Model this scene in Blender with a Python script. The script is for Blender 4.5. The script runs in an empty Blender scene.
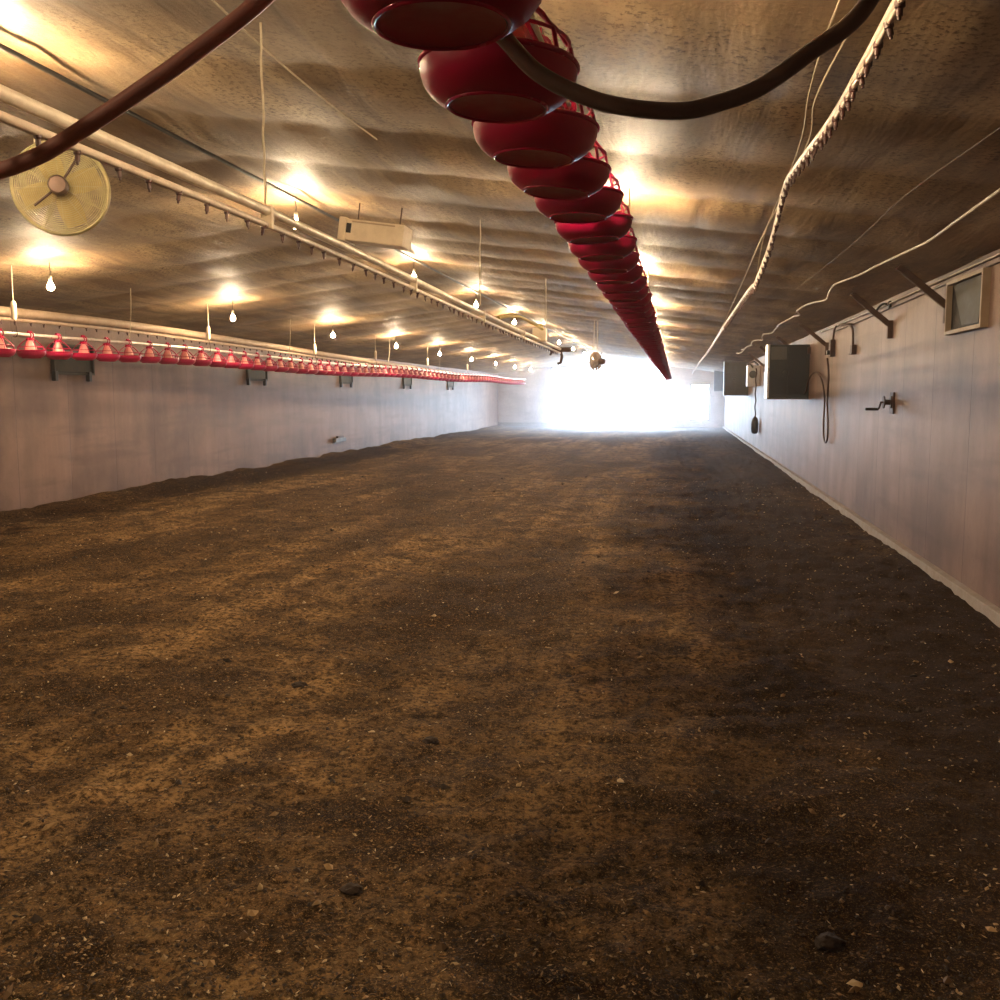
import bpy, bmesh, math, random
from mathutils import Vector, Matrix, noise
random.seed(7)
S = bpy.context.scene
COL = S.collection
PI = math.pi
ORD = ("first second third fourth fifth sixth seventh eighth ninth tenth eleventh twelfth thirteenth fourteenth").split()

# ------------------------------------------------------------------ place
XL, XR, XC = -9.2, 2.4, -3.45          # side walls and ridge line
YB, YE = -3.2, 50.0                    # wall behind the camera, end wall
ZE, ZR = 2.75, 3.50                    # eave and ridge height
SL = (ZR - ZE) / 5.85
def zceil(x): return ZR - SL * abs(x - XC)

# ------------------------------------------------------------------ materials
def nt(m): return m.node_tree.nodes, m.node_tree.links
def new_mat(name):
    m = bpy.data.materials.new(name); m.use_nodes = True
    return m, m.node_tree.nodes['Principled BSDF']
def coord(n, l, scale=(1, 1, 1)):
    tc = n.new('ShaderNodeTexCoord'); mp = n.new('ShaderNodeMapping')
    mp.inputs['Scale'].default_value = scale
    l.new(tc.outputs['Object'], mp.inputs['Vector'])
    return mp.outputs['Vector']
def nz(n, l, vec, scale, detail=4, rough=.6, dist=0):
    t = n.new('ShaderNodeTexNoise'); t.inputs['Scale'].default_value = scale
    t.inputs['Detail'].default_value = detail; t.inputs['Roughness'].default_value = rough
    t.inputs['Distortion'].default_value = dist
    l.new(vec, t.inputs['Vector']); return t.outputs['Fac']
def ramp(n, l, fac, stops):
    r = n.new('ShaderNodeValToRGB'); e = r.color_ramp.elements
    while len(e) < len(stops): e.new(.5)
    for k, (p, c) in enumerate(stops):
        e[k].position = p
        e[k].color = (c if len(c) == 4 else (*c, 1)) if hasattr(c, '__len__') else (c, c, c, 1)
    l.new(fac, r.inputs['Fac']); return r.outputs['Color']
def mix(n, l, fac, a, b, mode='MIX'):
    x = n.new('ShaderNodeMix'); x.data_type = 'RGBA'; x.blend_type = mode
    for key, v in ((0, fac), (6, a), (7, b)):
        if hasattr(v, 'is_linked'): l.new(v, x.inputs[key])
        elif key == 0: x.inputs[0].default_value = v
        else: x.inputs[key].default_value = (*v, 1)
    return x.outputs[2]
def bump(n, l, h, strength, dist, prev=None):
    b = n.new('ShaderNodeBump'); b.inputs['Strength'].default_value = strength
    b.inputs['Distance'].default_value = dist
    l.new(h, b.inputs['Height'])
    if prev is not None: l.new(prev, b.inputs['Normal'])
    return b.outputs['Normal']
def simple(name, c, rough=.5, metal=0, dirt=.35, scale=9, spec=.5, bmp=.15, trans=0, dirtc=None):
    m, p = new_mat(name); n, l = nt(m)
    v = coord(n, l); f = nz(n, l, v, scale, 5, .65)
    d = dirtc or tuple(x * .45 for x in c)
    fac = ramp(n, l, f, [(.42, 0.0), (.75, dirt)])
    l.new(mix(n, l, fac, c, d), p.inputs['Base Color'])
    l.new(ramp(n, l, f, [(.3, max(rough - .12, .05)), (.8, min(rough + .2, 1))]), p.inputs['Roughness'])
    p.inputs['Metallic'].default_value = metal
    p.inputs['Specular IOR Level'].default_value = spec
    if bmp: l.new(bump(n, l, nz(n, l, v, scale * 6, 3), bmp, .004), p.inputs['Normal'])
    if trans:
        t = n.new('ShaderNodeBsdfTranslucent'); t.inputs['Color'].default_value = (*c, 1)
        x = n.new('ShaderNodeMixShader'); x.inputs[0].default_value = trans
        l.new(p.outputs[0], x.inputs[1]); l.new(t.outputs[0], x.inputs[2])
        l.new(x.outputs[0], n['Material Output'].inputs['Surface'])
    return m

def mat_litter():
    m, p = new_mat('litter'); n, l = nt(m)
    v = coord(n, l); vs = coord(n, l, (1, .32, 1))
    big = nz(n, l, vs, .62, 3, .5, .5)
    mid = nz(n, l, v, 2.6, 5, .62, .6)
    fine = nz(n, l, v, 38, 6, .72)
    grit = nz(n, l, v, 150, 3, .7)
    at_ = n.new('ShaderNodeAttribute'); at_.attribute_name = 'litter_tone'
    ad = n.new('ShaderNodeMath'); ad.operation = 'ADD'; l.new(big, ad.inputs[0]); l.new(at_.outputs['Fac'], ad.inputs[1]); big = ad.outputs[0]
    rut = nz(n, l, coord(n, l, (1.6, .10, 1)), 1.6, 4, .6, .2)
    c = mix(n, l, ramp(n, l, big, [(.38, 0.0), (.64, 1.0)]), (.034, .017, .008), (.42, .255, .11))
    c = mix(n, l, ramp(n, l, rut, [(.42, .55), (.56, 0.0)]), c, (.050, .027, .014))
    c = mix(n, l, ramp(n, l, mid, [(.38, .85), (.58, 0.0)]), c, (.022, .011, .006))
    c = mix(n, l, ramp(n, l, nz(n, l, v, 17, 5, .7), [(.40, .85), (.52, 0.0)]), c, (.018, .009, .004))
    c = mix(n, l, ramp(n, l, nz(n, l, v, 55, 4, .7, .5), [(.54, 0.0), (.66, .7)]), c, (.36, .20, .07))
    c = mix(n, l, ramp(n, l, fine, [(.38, .85), (.54, 0.0)]), c, (.016, .009, .005))
    c = mix(n, l, ramp(n, l, grit, [(.56, 0.0), (.70, .85)]), c, (.40, .25, .10))
    # darker strip of litter along the wall side of the feeder row
    sx = n.new('ShaderNodeSeparateXYZ'); l.new(v, sx.inputs[0])
    jag = n.new('ShaderNodeMath'); jag.operation = 'MULTIPLY_ADD'
    l.new(nz(n, l, v, .9, 4, .6), jag.inputs[0]); jag.inputs[1].default_value = 2.6; l.new(sx.outputs['X'], jag.inputs[2])
    dark_strip = n.new('ShaderNodeMapRange'); l.new(jag.outputs[0], dark_strip.inputs[0])
    dark_strip.inputs[1].default_value = 1.35; dark_strip.inputs[2].default_value = 2.5; dark_strip.inputs[3].default_value = 0; dark_strip.inputs[4].default_value = .72
    c = mix(n, l, dark_strip.outputs[0], c, (.026, .013, .007))
    l.new(c, p.inputs['Base Color'])
    l.new(ramp(n, l, mid, [(.3, .9), (.7, 1.0)]), p.inputs['Roughness'])
    p.inputs['Specular IOR Level'].default_value = .08
    b = bump(n, l, mid, .8, .05)
    b = bump(n, l, nz(n, l, v, 13, 5, .65), .8, .022, b)
    b = bump(n, l, fine, 1.0, .016, b)
    b = bump(n, l, grit, .9, .006, b)
    l.new(b, p.inputs['Normal'])
    return m
def mat_chip():
    m, p = new_mat('litter_chip'); n, l = nt(m)
    g = n.new('ShaderNodeNewGeometry')
    l.new(ramp(n, l, g.outputs['Random Per Island'], [(0, (.018, .010, .006)), (.45, (.05, .028, .014)), (.70, (.16, .095, .04)), (.90, (.38, .25, .11)), (1, (.66, .52, .32))]), p.inputs['Base Color'])
    p.inputs['Roughness'].default_value = .75
    return m
def mat_ceiling():
    m, p = new_mat('dusty_liner'); n, l = nt(m)
    v = coord(n, l); vy = coord(n, l, (1, .16, 1)); vx = coord(n, l, (.12, 1, 1))
    streak = nz(n, l, vy, 3.2, 4, .6, .3)
    blot = nz(n, l, v, 1.1, 5, .6)
    spk = nz(n, l, v, 34, 5, .75)
    cross = nz(n, l, vx, 2.2, 3, .5)
    c = mix(n, l, ramp(n, l, blot, [(.3, 0.0), (.7, 1.0)]), (.24, .155, .085), (.50, .37, .215))
    c = mix(n, l, ramp(n, l, streak, [(.42, .65), (.58, 0.0)]), c, (.105, .060, .032))
    c = mix(n, l, ramp(n, l, cross, [(.36, .3), (.55, 0.0)]), c, (.13, .08, .044))
    sm = n.new('ShaderNodeMath'); sm.operation = 'MULTIPLY'
    l.new(ramp(n, l, spk, [(.50, 0.0), (.60, 1.0)]), sm.inputs[0])
    l.new(ramp(n, l, blot, [(.38, .1), (.58, .85)]), sm.inputs[1])
    c = mix(n, l, sm.outputs[0], c, (.075, .036, .016))
    # rusty, dust-caked strip beside the ridge seam
    sx = n.new('ShaderNodeSeparateXYZ'); l.new(v, sx.inputs[0])
    band = ramp(n, l, (lambda r: (l.new(sx.outputs['X'], r.inputs[0]), r.outputs[0])[1])(rng(n, XC - .75, XC + .05)), [(0, 0.0), (.25, .8), (.88, .9), (1, 0.0)])
    bm_ = n.new('ShaderNodeMath'); bm_.operation = 'MULTIPLY'
    l.new(band, bm_.inputs[0]); l.new(ramp(n, l, nz(n, l, vy, 6, 5, .7), [(.35, .3), (.6, 1.0)]), bm_.inputs[1])
    c = mix(n, l, bm_.outputs[0], c, (.10, .05, .018))
    l.new(c, p.inputs['Base Color'])
    l.new(ramp(n, l, streak, [(.3, .55), (.7, .75)]), p.inputs['Roughness'])
    p.inputs['Specular IOR Level'].default_value = .38
    b = bump(n, l, streak, .5, .05)
    b = bump(n, l, spk, .45, .008, b)
    l.new(b, p.inputs['Normal'])
    return m
def rng(n, a, b):
    r = n.new('ShaderNodeMapRange'); r.inputs[1].default_value = a; r.inputs[2].default_value = b
    return r
def mat_wall(name, base, dark):
    m, p = new_mat(name); n, l = nt(m)
    v = coord(n, l); vz = coord(n, l, (1, 1, .14)); vh = coord(n, l, (.1, .1, 1))
    runs = nz(n, l, vz, 2.6, 5, .6, .2)
    blot = nz(n, l, v, .8, 5, .6)
    lines = nz(n, l, vh, 5, 3, .5)
    spk = nz(n, l, v, 26, 4, .7)
    c = mix(n, l, ramp(n, l, runs, [(.36, .36), (.60, 0.0)]), base, dark)
    c = mix(n, l, ramp(n, l, blot, [(.36, .6), (.62, 0.0)]), c, tuple(x * .8 for x in dark))
    c = mix(n, l, ramp(n, l, lines, [(.33, .4), (.48, 0.0)]), c, dark)
    c = mix(n, l, ramp(n, l, spk, [(.62, 0.0), (.74, .5)]), c, tuple(x * .6 for x in dark))
    # panel joints every 1.22 m
    sx = n.new('ShaderNodeSeparateXYZ'); l.new(v, sx.inputs[0])
    a = n.new('ShaderNodeMath'); a.operation = 'PINGPONG'; l.new(sx.outputs['Y'], a.inputs[0]); a.inputs[1].default_value = .61
    j = rng(n, .0, .012); l.new(a.outputs[0], j.inputs[0])
    c = mix(n, l, ramp(n, l, j.outputs[0], [(0, .55), (1, 0.0)]), c, tuple(x * .5 for x in dark))
    l.new(c, p.inputs['Base Color'])
    p.inputs['Roughness'].default_value = .58
    p.inputs['Specular IOR Level'].default_value = .34
    b = bump(n, l, blot, .3, .04); b = bump(n, l, spk, .25, .005, b); b = bump(n, l, j.outputs[0], .5, .006, b)
    l.new(b, p.inputs['Normal'])
    return m
def mat_bulb():
    m, p = new_mat('lit_bulb'); n, l = nt(m)
    lw = n.new('ShaderNodeTexCoord')
    p.inputs['Base Color'].default_value = (.9, .85, .75, 1)
    p.inputs['Emission Color'].default_value = (1.0, .75, .46, 1)
    p.inputs['Emission Strength'].default_value = BULB
    return m

BULB = 1950.0
M = {}
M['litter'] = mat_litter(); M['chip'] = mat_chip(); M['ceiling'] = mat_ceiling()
M['wall'] = mat_wall('stained_wall_board', (.27, .17, .132), (.11, .062, .046))
M['endwall'] = mat_wall('end_wall_board', (.62, .54, .50), (.40, .32, .29))
M['curb'] = simple('concrete_footing', (.34, .30, .29), .8, dirt=.5, scale=6, dirtc=(.22, .16, .12))
M['red'] = simple('red_plastic', (.44, .003, .062), .42, dirt=.1, scale=14, dirtc=(.20, .006, .028), bmp=.05, trans=.08)
M['redrim'] = simple('red_rim_plastic', (.46, .006, .055), .2, dirt=.15, bmp=.0, trans=.1)
M['pink'] = simple('pale_red_plastic', (.92, .46, .40), .35, dirt=.3, scale=14, dirtc=(.5, .08, .07), bmp=0, trans=.4)
M['galv'] = simple('galvanised_tube', (.60, .56, .50), .38, .6, dirt=.5, scale=12, dirtc=(.22, .17, .12))
M['alu'] = simple('dusty_aluminium_tube', (.66, .58, .47), .45, .25, dirt=.55, scale=10, dirtc=(.27, .19, .12))
M['pvc'] = simple('dusty_white_pipe', (.54, .44, .35), .45, 0, dirt=.55, scale=11, dirtc=(.25, .16, .10))
M['dull'] = simple('dull_tan_tube', (.36, .25, .17), .65, 0, dirt=.5, scale=8, dirtc=(.2, .13, .08))
M['nip'] = simple('nipple_red_brown', (.07, .022, .016), .4, 0, dirt=.4)
M['steelpin'] = simple('steel_pin', (.6, .55, .5), .3, .9, dirt=.3)
M['black'] = simple('black_rubber', (.018, .015, .014), .5, 0, dirt=.3)
M['hosered'] = simple('red_brown_hose', (.34, .13, .10), .6, 0, dirt=.35, scale=8, dirtc=(.15, .06, .045), bmp=.1)
M['hosedark'] = simple('dark_hose', (.12, .062, .042), .6, 0, dirt=.4, scale=8, bmp=.1)
M['cord'] = simple('dusty_twine', (.52, .43, .30), .9, 0, dirt=.5, scale=30, dirtc=(.28, .2, .12))
M['whitecord'] = simple('dusty_white_cord', (.62, .54, .44), .55, 0, dirt=.45, scale=12, dirtc=(.34, .25, .18))
M['cream'] = simple('cream_paint', (.66, .54, .38), .5, 0, dirt=.4, scale=8, dirtc=(.34, .24, .14))
M['yellow'] = simple('yellow_plastic', (.46, .34, .10), .45, 0, dirt=.35, scale=8, trans=.15)
M['guard'] = simple('pale_yellow_wire', (.48, .40, .19), .5, .1, dirt=.4, scale=20)
M['motor'] = simple('brown_motor', (.10, .05, .03), .5, .3)
M['brace'] = simple('brown_timber', (.10, .055, .035), .75, 0, dirt=.6, scale=10)
M['heat'] = simple('dark_grey_metal', (.026, .027, .024), .5, .2, dirt=.5, scale=6, dirtc=(.05, .035, .025))
M['heatpale'] = simple('bare_sheet_metal', (.66, .62, .60), .35, .5, dirt=.3, scale=6)
M['heatmid'] = simple('grey_painted_metal', (.085, .085, .078), .5, .1, dirt=.5, scale=7, dirtc=(.10, .07, .05))
M['frame'] = simple('pale_painted_wood', (.36, .27, .19), .65, 0, dirt=.5, scale=8, dirtc=(.28, .19, .12))
M['flap'] = simple('grey_green_panel', (.03, .027, .019), .7, 0, dirt=.5, scale=6, dirtc=(.10, .08, .05))
M['hole'] = simple('dark_inlet', (.016, .012, .01), .8, 0, dirt=.2)
M['iron'] = simple('rusty_iron', (.07, .04, .03), .6, .5, dirt=.5, scale=16, dirtc=(.12, .05, .025))
M['gravel'] = simple('pale_gravel', (.50, .49, .47), .9, 0, dirt=.4, scale=3, bmp=.3)
M['glasslike'] = simple('pale_socket', (.7, .64, .54), .25, 0, dirt=.2)
M['bulb'] = mat_bulb()
M['clod'] = simple('dark_clod', (.035, .02, .012), .9, 0, dirt=.6, scale=40, bmp=.6)

# ------------------------------------------------------------------ helpers
class MB:
    """collects shapes for one mesh"""
    def __init__(s): s.v = []; s.f = []
    def add(s, vs, fs):
        b = len(s.v); s.v += [tuple(v) for v in vs]; s.f += [tuple(b + i for i in f) for f in fs]; return s
    def box(s, lo, hi, mtx=None):
        x0, y0, z0 = lo; x1, y1, z1 = hi
        vs = [Vector(q) for q in ((x0, y0, z0), (x1, y0, z0), (x1, y1, z0), (x0, y1, z0), (x0, y0, z1), (x1, y0, z1), (x1, y1, z1), (x0, y1, z1))]
        if mtx is not None: vs = [mtx @ v for v in vs]
        return s.add(vs, [(0, 3, 2, 1), (4, 5, 6, 7), (0, 1, 5, 4), (1, 2, 6, 5), (2, 3, 7, 6), (3, 0, 4, 7)])
    def tube(s, pts, r, n=10, closed=False):
        pts = [Vector(p) for p in pts]; rs = r if hasattr(r, '__len__') else [r] * len(pts)
        N = len(pts); vs = []; up = None
        for i, p in enumerate(pts):
            a = pts[(i - 1) % N] if closed or i > 0 else p
            b = pts[(i + 1) % N] if closed or i < N - 1 else p
            t = (b - a).normalized()
            if up is None:
                up = Vector((0, 0, 1)) if abs(t.z) < .9 else Vector((1, 0, 0))
            u = (up - t * up.dot(t)).normalized(); w = t.cross(u); up = u
            for k in range(n):
                an = 2 * PI * k / n
                vs.append(p + (u * math.cos(an) + w * math.sin(an)) * rs[i])
        fs = []
        for i in range(N if closed else N - 1):
            j = (i + 1) % N
            for k in range(n):
                k2 = (k + 1) % n
                fs.append((i * n + k, i * n + k2, j * n + k2, j * n + k))
        if not closed:
            fs.append(tuple(range(n - 1, -1, -1))); fs.append(tuple((N - 1) * n + k for k in range(n)))
        return s.add(vs, fs)
    def lathe(s, prof, n=28, mtx=None):
        vs, fs, idx = [], [], []
        for r, z in prof:
            if r < 1e-6: idx.append([len(vs)]); vs.append(Vector((0, 0, z)))
            else:
                idx.append(list(range(len(vs), len(vs) + n)))
                vs += [Vector((r * math.cos(2 * PI * k / n), r * math.sin(2 * PI * k / n), z)) for k in range(n)]
        for a, b in zip(idx, idx[1:]):
            for k in range(n):
                k2 = (k + 1) % n
                if len(a) == 1 and len(b) == 1: continue
                if len(a) == 1: fs.append((a[0], b[k2], b[k]))
                elif len(b) == 1: fs.append((a[k], a[k2], b[0]))
                else: fs.append((a[k], a[k2], b[k2], b[k]))
        if mtx is not None: vs = [mtx @ v for v in vs]
        return s.add(vs, fs)
    def build(s, name, mat, parent=None, smooth=None, loc=None, bevel=0):
        me = bpy.data.meshes.new(name); me.from_pydata(s.v, [], s.f)
        bm = bmesh.new(); bm.from_mesh(me); bmesh.ops.recalc_face_normals(bm, faces=bm.faces)
        if bevel: bmesh.ops.bevel(bm, geom=list(bm.edges), offset=bevel, segments=2, affect='EDGES', profile=.6)
        bm.to_mesh(me); bm.free()
        me.materials.append(mat)
        if smooth is not None:
            for p in me.polygons: p.use_smooth = True
            me.set_sharp_from_angle(angle=math.radians(smooth))
        o = bpy.data.objects.new(name, me); COL.objects.link(o)
        if parent is not None: o.parent = parent
        if loc is not None: o.location = loc
        return o
def tag(o, label, cat, group=None):
    o['label'] = label; o['category'] = cat
    if group: o['group'] = group
    return o
def thing(name, label, cat, loc=(0, 0, 0), rot=(0, 0, 0), group=None):
    o = bpy.data.objects.new(name, None); COL.objects.link(o); o.empty_display_size = .1
    o.location = loc; o.rotation_euler = rot
    return tag(o, label, cat, group)
def struct(o): o['kind'] = 'structure'; return o
def dup(root, loc, rot=None, label=None):
    r = root.copy(); COL.objects.link(r); r.location = loc
    if rot is not None: r.rotation_euler = rot
    if label: r['label'] = label
    for ch in list(root.children):
        c = ch.copy(); COL.objects.link(c); c.parent = r
        for g in list(ch.children):
            d = g.copy(); COL.objects.link(d); d.parent = c
    return r
def smoothpath(pts, k=6):
    pts = [Vector(p) for p in pts]; out = []
    P = [pts[0] * 2 - pts[1]] + pts + [pts[-1] * 2 - pts[-2]]
    for i in range(1, len(P) - 2):
        a, b, c, d = P[i - 1:i + 3]
        for j in range(k):
            t = j / k
            out.append(.5 * ((2 * b) + (c - a) * t + (2 * a - 5 * b + 4 * c - d) * t * t + (3 * b - a - 3 * c + d) * t ** 3))
    out.append(pts[-1]); return out
def fbm(x, y, s, o=4): return noise.fractal(Vector((x * s, y * s, 3.7)), 1.0, 2.0, o)

# ------------------------------------------------------------------ the shell
def floor_z(x, y):
    h = .035 * fbm(x, y * .5, .55, 3) + .018 * fbm(x, y, 2.2, 4) + .019 * fbm(x, y, 8, 4)
    d = x - XL
    h += .10 * math.exp(-(d / .35) ** 2) * (.7 + .6 * fbm(0, y, .9, 3))       # litter banked against the wall
    return h
ys, y = [], YB
while y < YE + .6:
    ys.append(y); y += .05 if y < 1.5 else min(.022 + .012 * max(0, y - 1.8), .35)
xs = [XL - .05 + (XR - XL + .1) * i / 300 for i in range(301)]
mb = MB()
mb.v = [(x, y, floor_z(x, y)) for y in ys for x in xs]
W = len(xs)
mb.f = [(j * W + i, j * W + i + 1, (j + 1) * W + i + 1, (j + 1) * W + i) for j in range(len(ys) - 1) for i in range(W - 1)]
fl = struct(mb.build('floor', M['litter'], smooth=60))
# where the litter is paler (+) and where it is darker (-): x, y, half-widths, amount
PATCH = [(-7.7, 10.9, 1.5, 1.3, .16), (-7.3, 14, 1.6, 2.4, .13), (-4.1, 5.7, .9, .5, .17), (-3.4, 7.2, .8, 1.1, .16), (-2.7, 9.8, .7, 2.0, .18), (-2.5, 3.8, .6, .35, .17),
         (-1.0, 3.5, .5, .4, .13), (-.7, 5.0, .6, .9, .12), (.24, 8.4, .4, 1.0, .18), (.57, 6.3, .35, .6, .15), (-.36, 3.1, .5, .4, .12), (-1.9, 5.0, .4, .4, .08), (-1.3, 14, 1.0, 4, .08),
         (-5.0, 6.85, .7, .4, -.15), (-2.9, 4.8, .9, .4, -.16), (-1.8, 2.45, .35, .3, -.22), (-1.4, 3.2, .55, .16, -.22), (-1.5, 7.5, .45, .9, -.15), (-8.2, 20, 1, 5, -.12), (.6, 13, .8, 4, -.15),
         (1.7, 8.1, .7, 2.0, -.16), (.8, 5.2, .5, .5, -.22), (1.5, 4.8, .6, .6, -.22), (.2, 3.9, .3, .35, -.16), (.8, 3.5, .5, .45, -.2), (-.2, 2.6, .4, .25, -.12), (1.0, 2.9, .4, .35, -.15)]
at_ = fl.data.attributes.new('litter_tone', 'FLOAT', 'POINT'); buf = []
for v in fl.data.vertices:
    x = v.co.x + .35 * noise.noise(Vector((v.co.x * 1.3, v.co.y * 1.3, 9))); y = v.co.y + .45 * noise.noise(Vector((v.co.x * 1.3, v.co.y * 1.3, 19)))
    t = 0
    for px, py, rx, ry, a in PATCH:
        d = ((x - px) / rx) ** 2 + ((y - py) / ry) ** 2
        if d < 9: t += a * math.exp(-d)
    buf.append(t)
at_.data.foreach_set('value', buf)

BAY = 1.2
def ceil_z(x, y):
    k = math.floor(y / BAY); f = y / BAY - k
    rnd = noise.random_vector if False else None
    a = .036 + .028 * noise.noise(Vector((k * 3.17, 1.3, 0)))
    sag = a * (1 - (2 * f - 1) ** 2) * (.75 + .5 * noise.noise(Vector((x * .6, k * 5.1, 2))))
    sag *= min(1, max(0, min(x - XL, XR - x)) / 1.6)      # the liner is tacked down along the eaves
    wr = .012 * noise.noise(Vector((x * 3.2, y * .7, 5))) + .008 * noise.noise(Vector((x * 9, y * .9, 8)))
    return zceil(x) - sag + wr
xs = [XL - .06 + (XR - XL + .12) * i / 150 for i in range(151)]
xs = sorted(xs + [XC])
ys = []; y = YB - .05
while y < YE + .1: ys.append(y); y += .06 if y < 20 else .1
mb = MB(); W = len(xs)
mb.v = [(x, y, ceil_z(x, y)) for y in ys for x in xs]
mb.f = [(j * W + i, (j + 1) * W + i, (j + 1) * W + i + 1, j * W + i + 1) for j in range(len(ys) - 1) for i in range(W - 1)]
struct(mb.build('ceiling', M['ceiling'], smooth=50))

def wallmesh(name, x0, x1, mat):
    mb = MB(); mb.box((x0, YB - .2, -.3), (x1, YE + .2, ZE + .12)); return struct(mb.build(name, mat))
wallmesh('wall_left', XL - .2, XL, M['wall'])
wallmesh('wall_right', XR, XR + .2, M['wall'])
# end wall with a wide barn doorway and a small side opening, built as one wall
DX0, DX1, DZ = -6.35, -.55, 3.02
OX0, OX1, OZ0, OZ1 = .78, 1.62, .42, 2.15
def gable(mb, x0, x1, z0, y0, y1):
    n = 12; top = [(x0 + (x1 - x0) * i / n) for i in range(n + 1)]
    if x0 < XC < x1: top = sorted(top + [XC])
    vs = []; 
    for x in top:
        for yy in (y0, y1):
            vs += [(x, yy, z0), (x, yy, zceil(x) + .12)]
    fs = []
    for i in range(len(top) - 1):
        a, b = i * 4, i * 4 + 4
        fs += [(a, b, b + 1, a + 1), (a + 2, a + 3, b + 3, b + 2), (a, a + 2, b + 2, b), (a + 1, b + 1, b + 3, a + 3)]
    e = (len(top) - 1) * 4
    fs += [(0, 1, 3, 2), (e, e + 2, e + 3, e + 1)]
    mb.add(vs, fs)
mb = MB()
gable(mb, XL, DX0, -.3, YE, YE + .15)
gable(mb, DX0, DX1, DZ, YE, YE + .15)
gable(mb, DX1, OX0, -.3, YE, YE + .15)
mb.box((OX0, YE, -.3), (OX1, YE + .15, OZ0)); gable(mb, OX0, OX1, OZ1, YE, YE + .15)
gable(mb, OX1, XR, -.3, YE, YE + .15)
struct(mb.build('wall_end', M['endwall']))
mb = MB(); gable(mb, XL, XR, -.3, YB - .15, YB); struct(mb.build('wall_back', M['wall']))
# door and opening trims, concrete footings
mb = MB()
mb.box((DX0 - .09, YE - .03, 0), (DX0 + .02, YE + .02, DZ + .09)); mb.box((DX1 - .02, YE - .03, 0), (DX1 + .09, YE + .02, DZ + .09))
mb.box((DX0, YE - .03, DZ), (DX1, YE + .02, DZ + .09)); struct(mb.build('trim_1', M['frame']))
mb = MB()
mb.box((OX0 - .07, YE - .03, OZ0 - .07), (OX0, YE + .02, OZ1 + .07)); mb.box((OX1, YE - .03, OZ0 - .07), (OX1 + .07, YE + .02, OZ1 + .07))
mb.box((OX0, YE - .03, OZ1), (OX1, YE + .02, OZ1 + .07)); mb.box((OX0, YE - .03, OZ0 - .07), (OX1, YE + .02, OZ0)); struct(mb.build('trim_2', M['frame']))
mb = MB(); mb.box((XR - .07, YB, -.2), (XR + .02, YE, .075)); struct(mb.build('baseboard_right', M['curb'], bevel=.008))
mb = MB(); mb.box((XL, YE - .07, -.2), (DX0 - .1, YE, .22)); struct(mb.build('baseboard_end', M['curb'], bevel=.008))
mb = MB(); mb.box((-14, YE + .15, -.35), (8, YE + 40, -.02)); struct(mb.build('ground_outside', M['gravel']))

# ------------------------------------------------------------------ litter on the floor
def lump(mb, p, sx, sy, sz, rot, jit=.3):
    vs = []
    c, s_ = math.cos(rot), math.sin(rot); tx = random.uniform(-.5, .5)
    for q in ((1, 0, 0), (-1, 0, 0), (0, 1, 0), (0, -1, 0), (0, 0, 1), (0, 0, -1)):
        x = q[0] * sx * random.uniform(1 - jit, 1 + jit); y = q[1] * sy * random.uniform(1 - jit, 1 + jit); z = q[2] * sz * random.uniform(1 - jit, 1 + jit)
        vs.append((p[0] + c * x - s_ * y, p[1] + s_ * x + c * y, p[2] + z + tx * x))
    mb.add(vs, [(0, 2, 4), (2, 1, 4), (1, 3, 4), (3, 0, 4), (2, 0, 5), (1, 2, 5), (3, 1, 5), (0, 3, 5)])
mb = MB()
for i in range(42000):
    y = 2.1 + 17 * random.random() ** 2.5
    x = random.uniform(max(XL + .1, -.75 * y - .6), min(XR - .1, .40 * y + .9))
    k = random.random()
    if k < .80: sx, sy, sz = random.uniform(.003, .009), random.uniform(.0012, .003), random.uniform(.0008, .002)
    elif k < .996: sx, sy, sz = random.uniform(.003, .008), random.uniform(.003, .007), random.uniform(.002, .005)
    else: sx, sy, sz = random.uniform(.010, .02), random.uniform(.008, .016), random.uniform(.006, .012)
    sc = 1.35 + .05 * y
    lump(mb, (x, y, floor_z(x, y) + sz * .4), sx * sc, sy * sc, sz * sc, random.uniform(0, PI))
o = mb.build('litter', M['chip']); o['kind'] = 'stuff'
tag(o, 'wood chips and crumbled litter scattered over the floor', 'litter')
def clod(x, y, r, label):
    bm = bmesh.new(); bmesh.ops.create_icosphere(bm, subdivisions=3, radius=1)
    for v in bm.verts:
        d = 1 + .35 * noise.fractal(v.co * 1.7 + Vector((x * 9, y * 9, 0)), 1, 2, 3)
        v.co = Vector((v.co.x * r * 1.25 * d, v.co.y * r * d, v.co.z * r * .62 * d))
    me = bpy.data.meshes.new('litter_clod'); bm.to_mesh(me); bm.free(); me.materials.append(M['clod'])
    o = bpy.data.objects.new('litter_clod', me); COL.objects.link(o); o.location = (x, y, floor_z(x, y) + r * .25)
    tag(o, label, 'clod', 'clods on the litter floor')
clod(.49, 2.88, .035, 'dark clod of caked litter, the largest low at the bottom right')
clod(-1.04, 2.93, .03, 'flat dark clod of litter at the bottom, left of centre')
clod(-1.14, 4.37, .03, 'small dark clod in the middle of the litter floor')
clod(-2.11, 5.11, .036, 'dark clod on the paler litter in front of the left wall')

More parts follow.
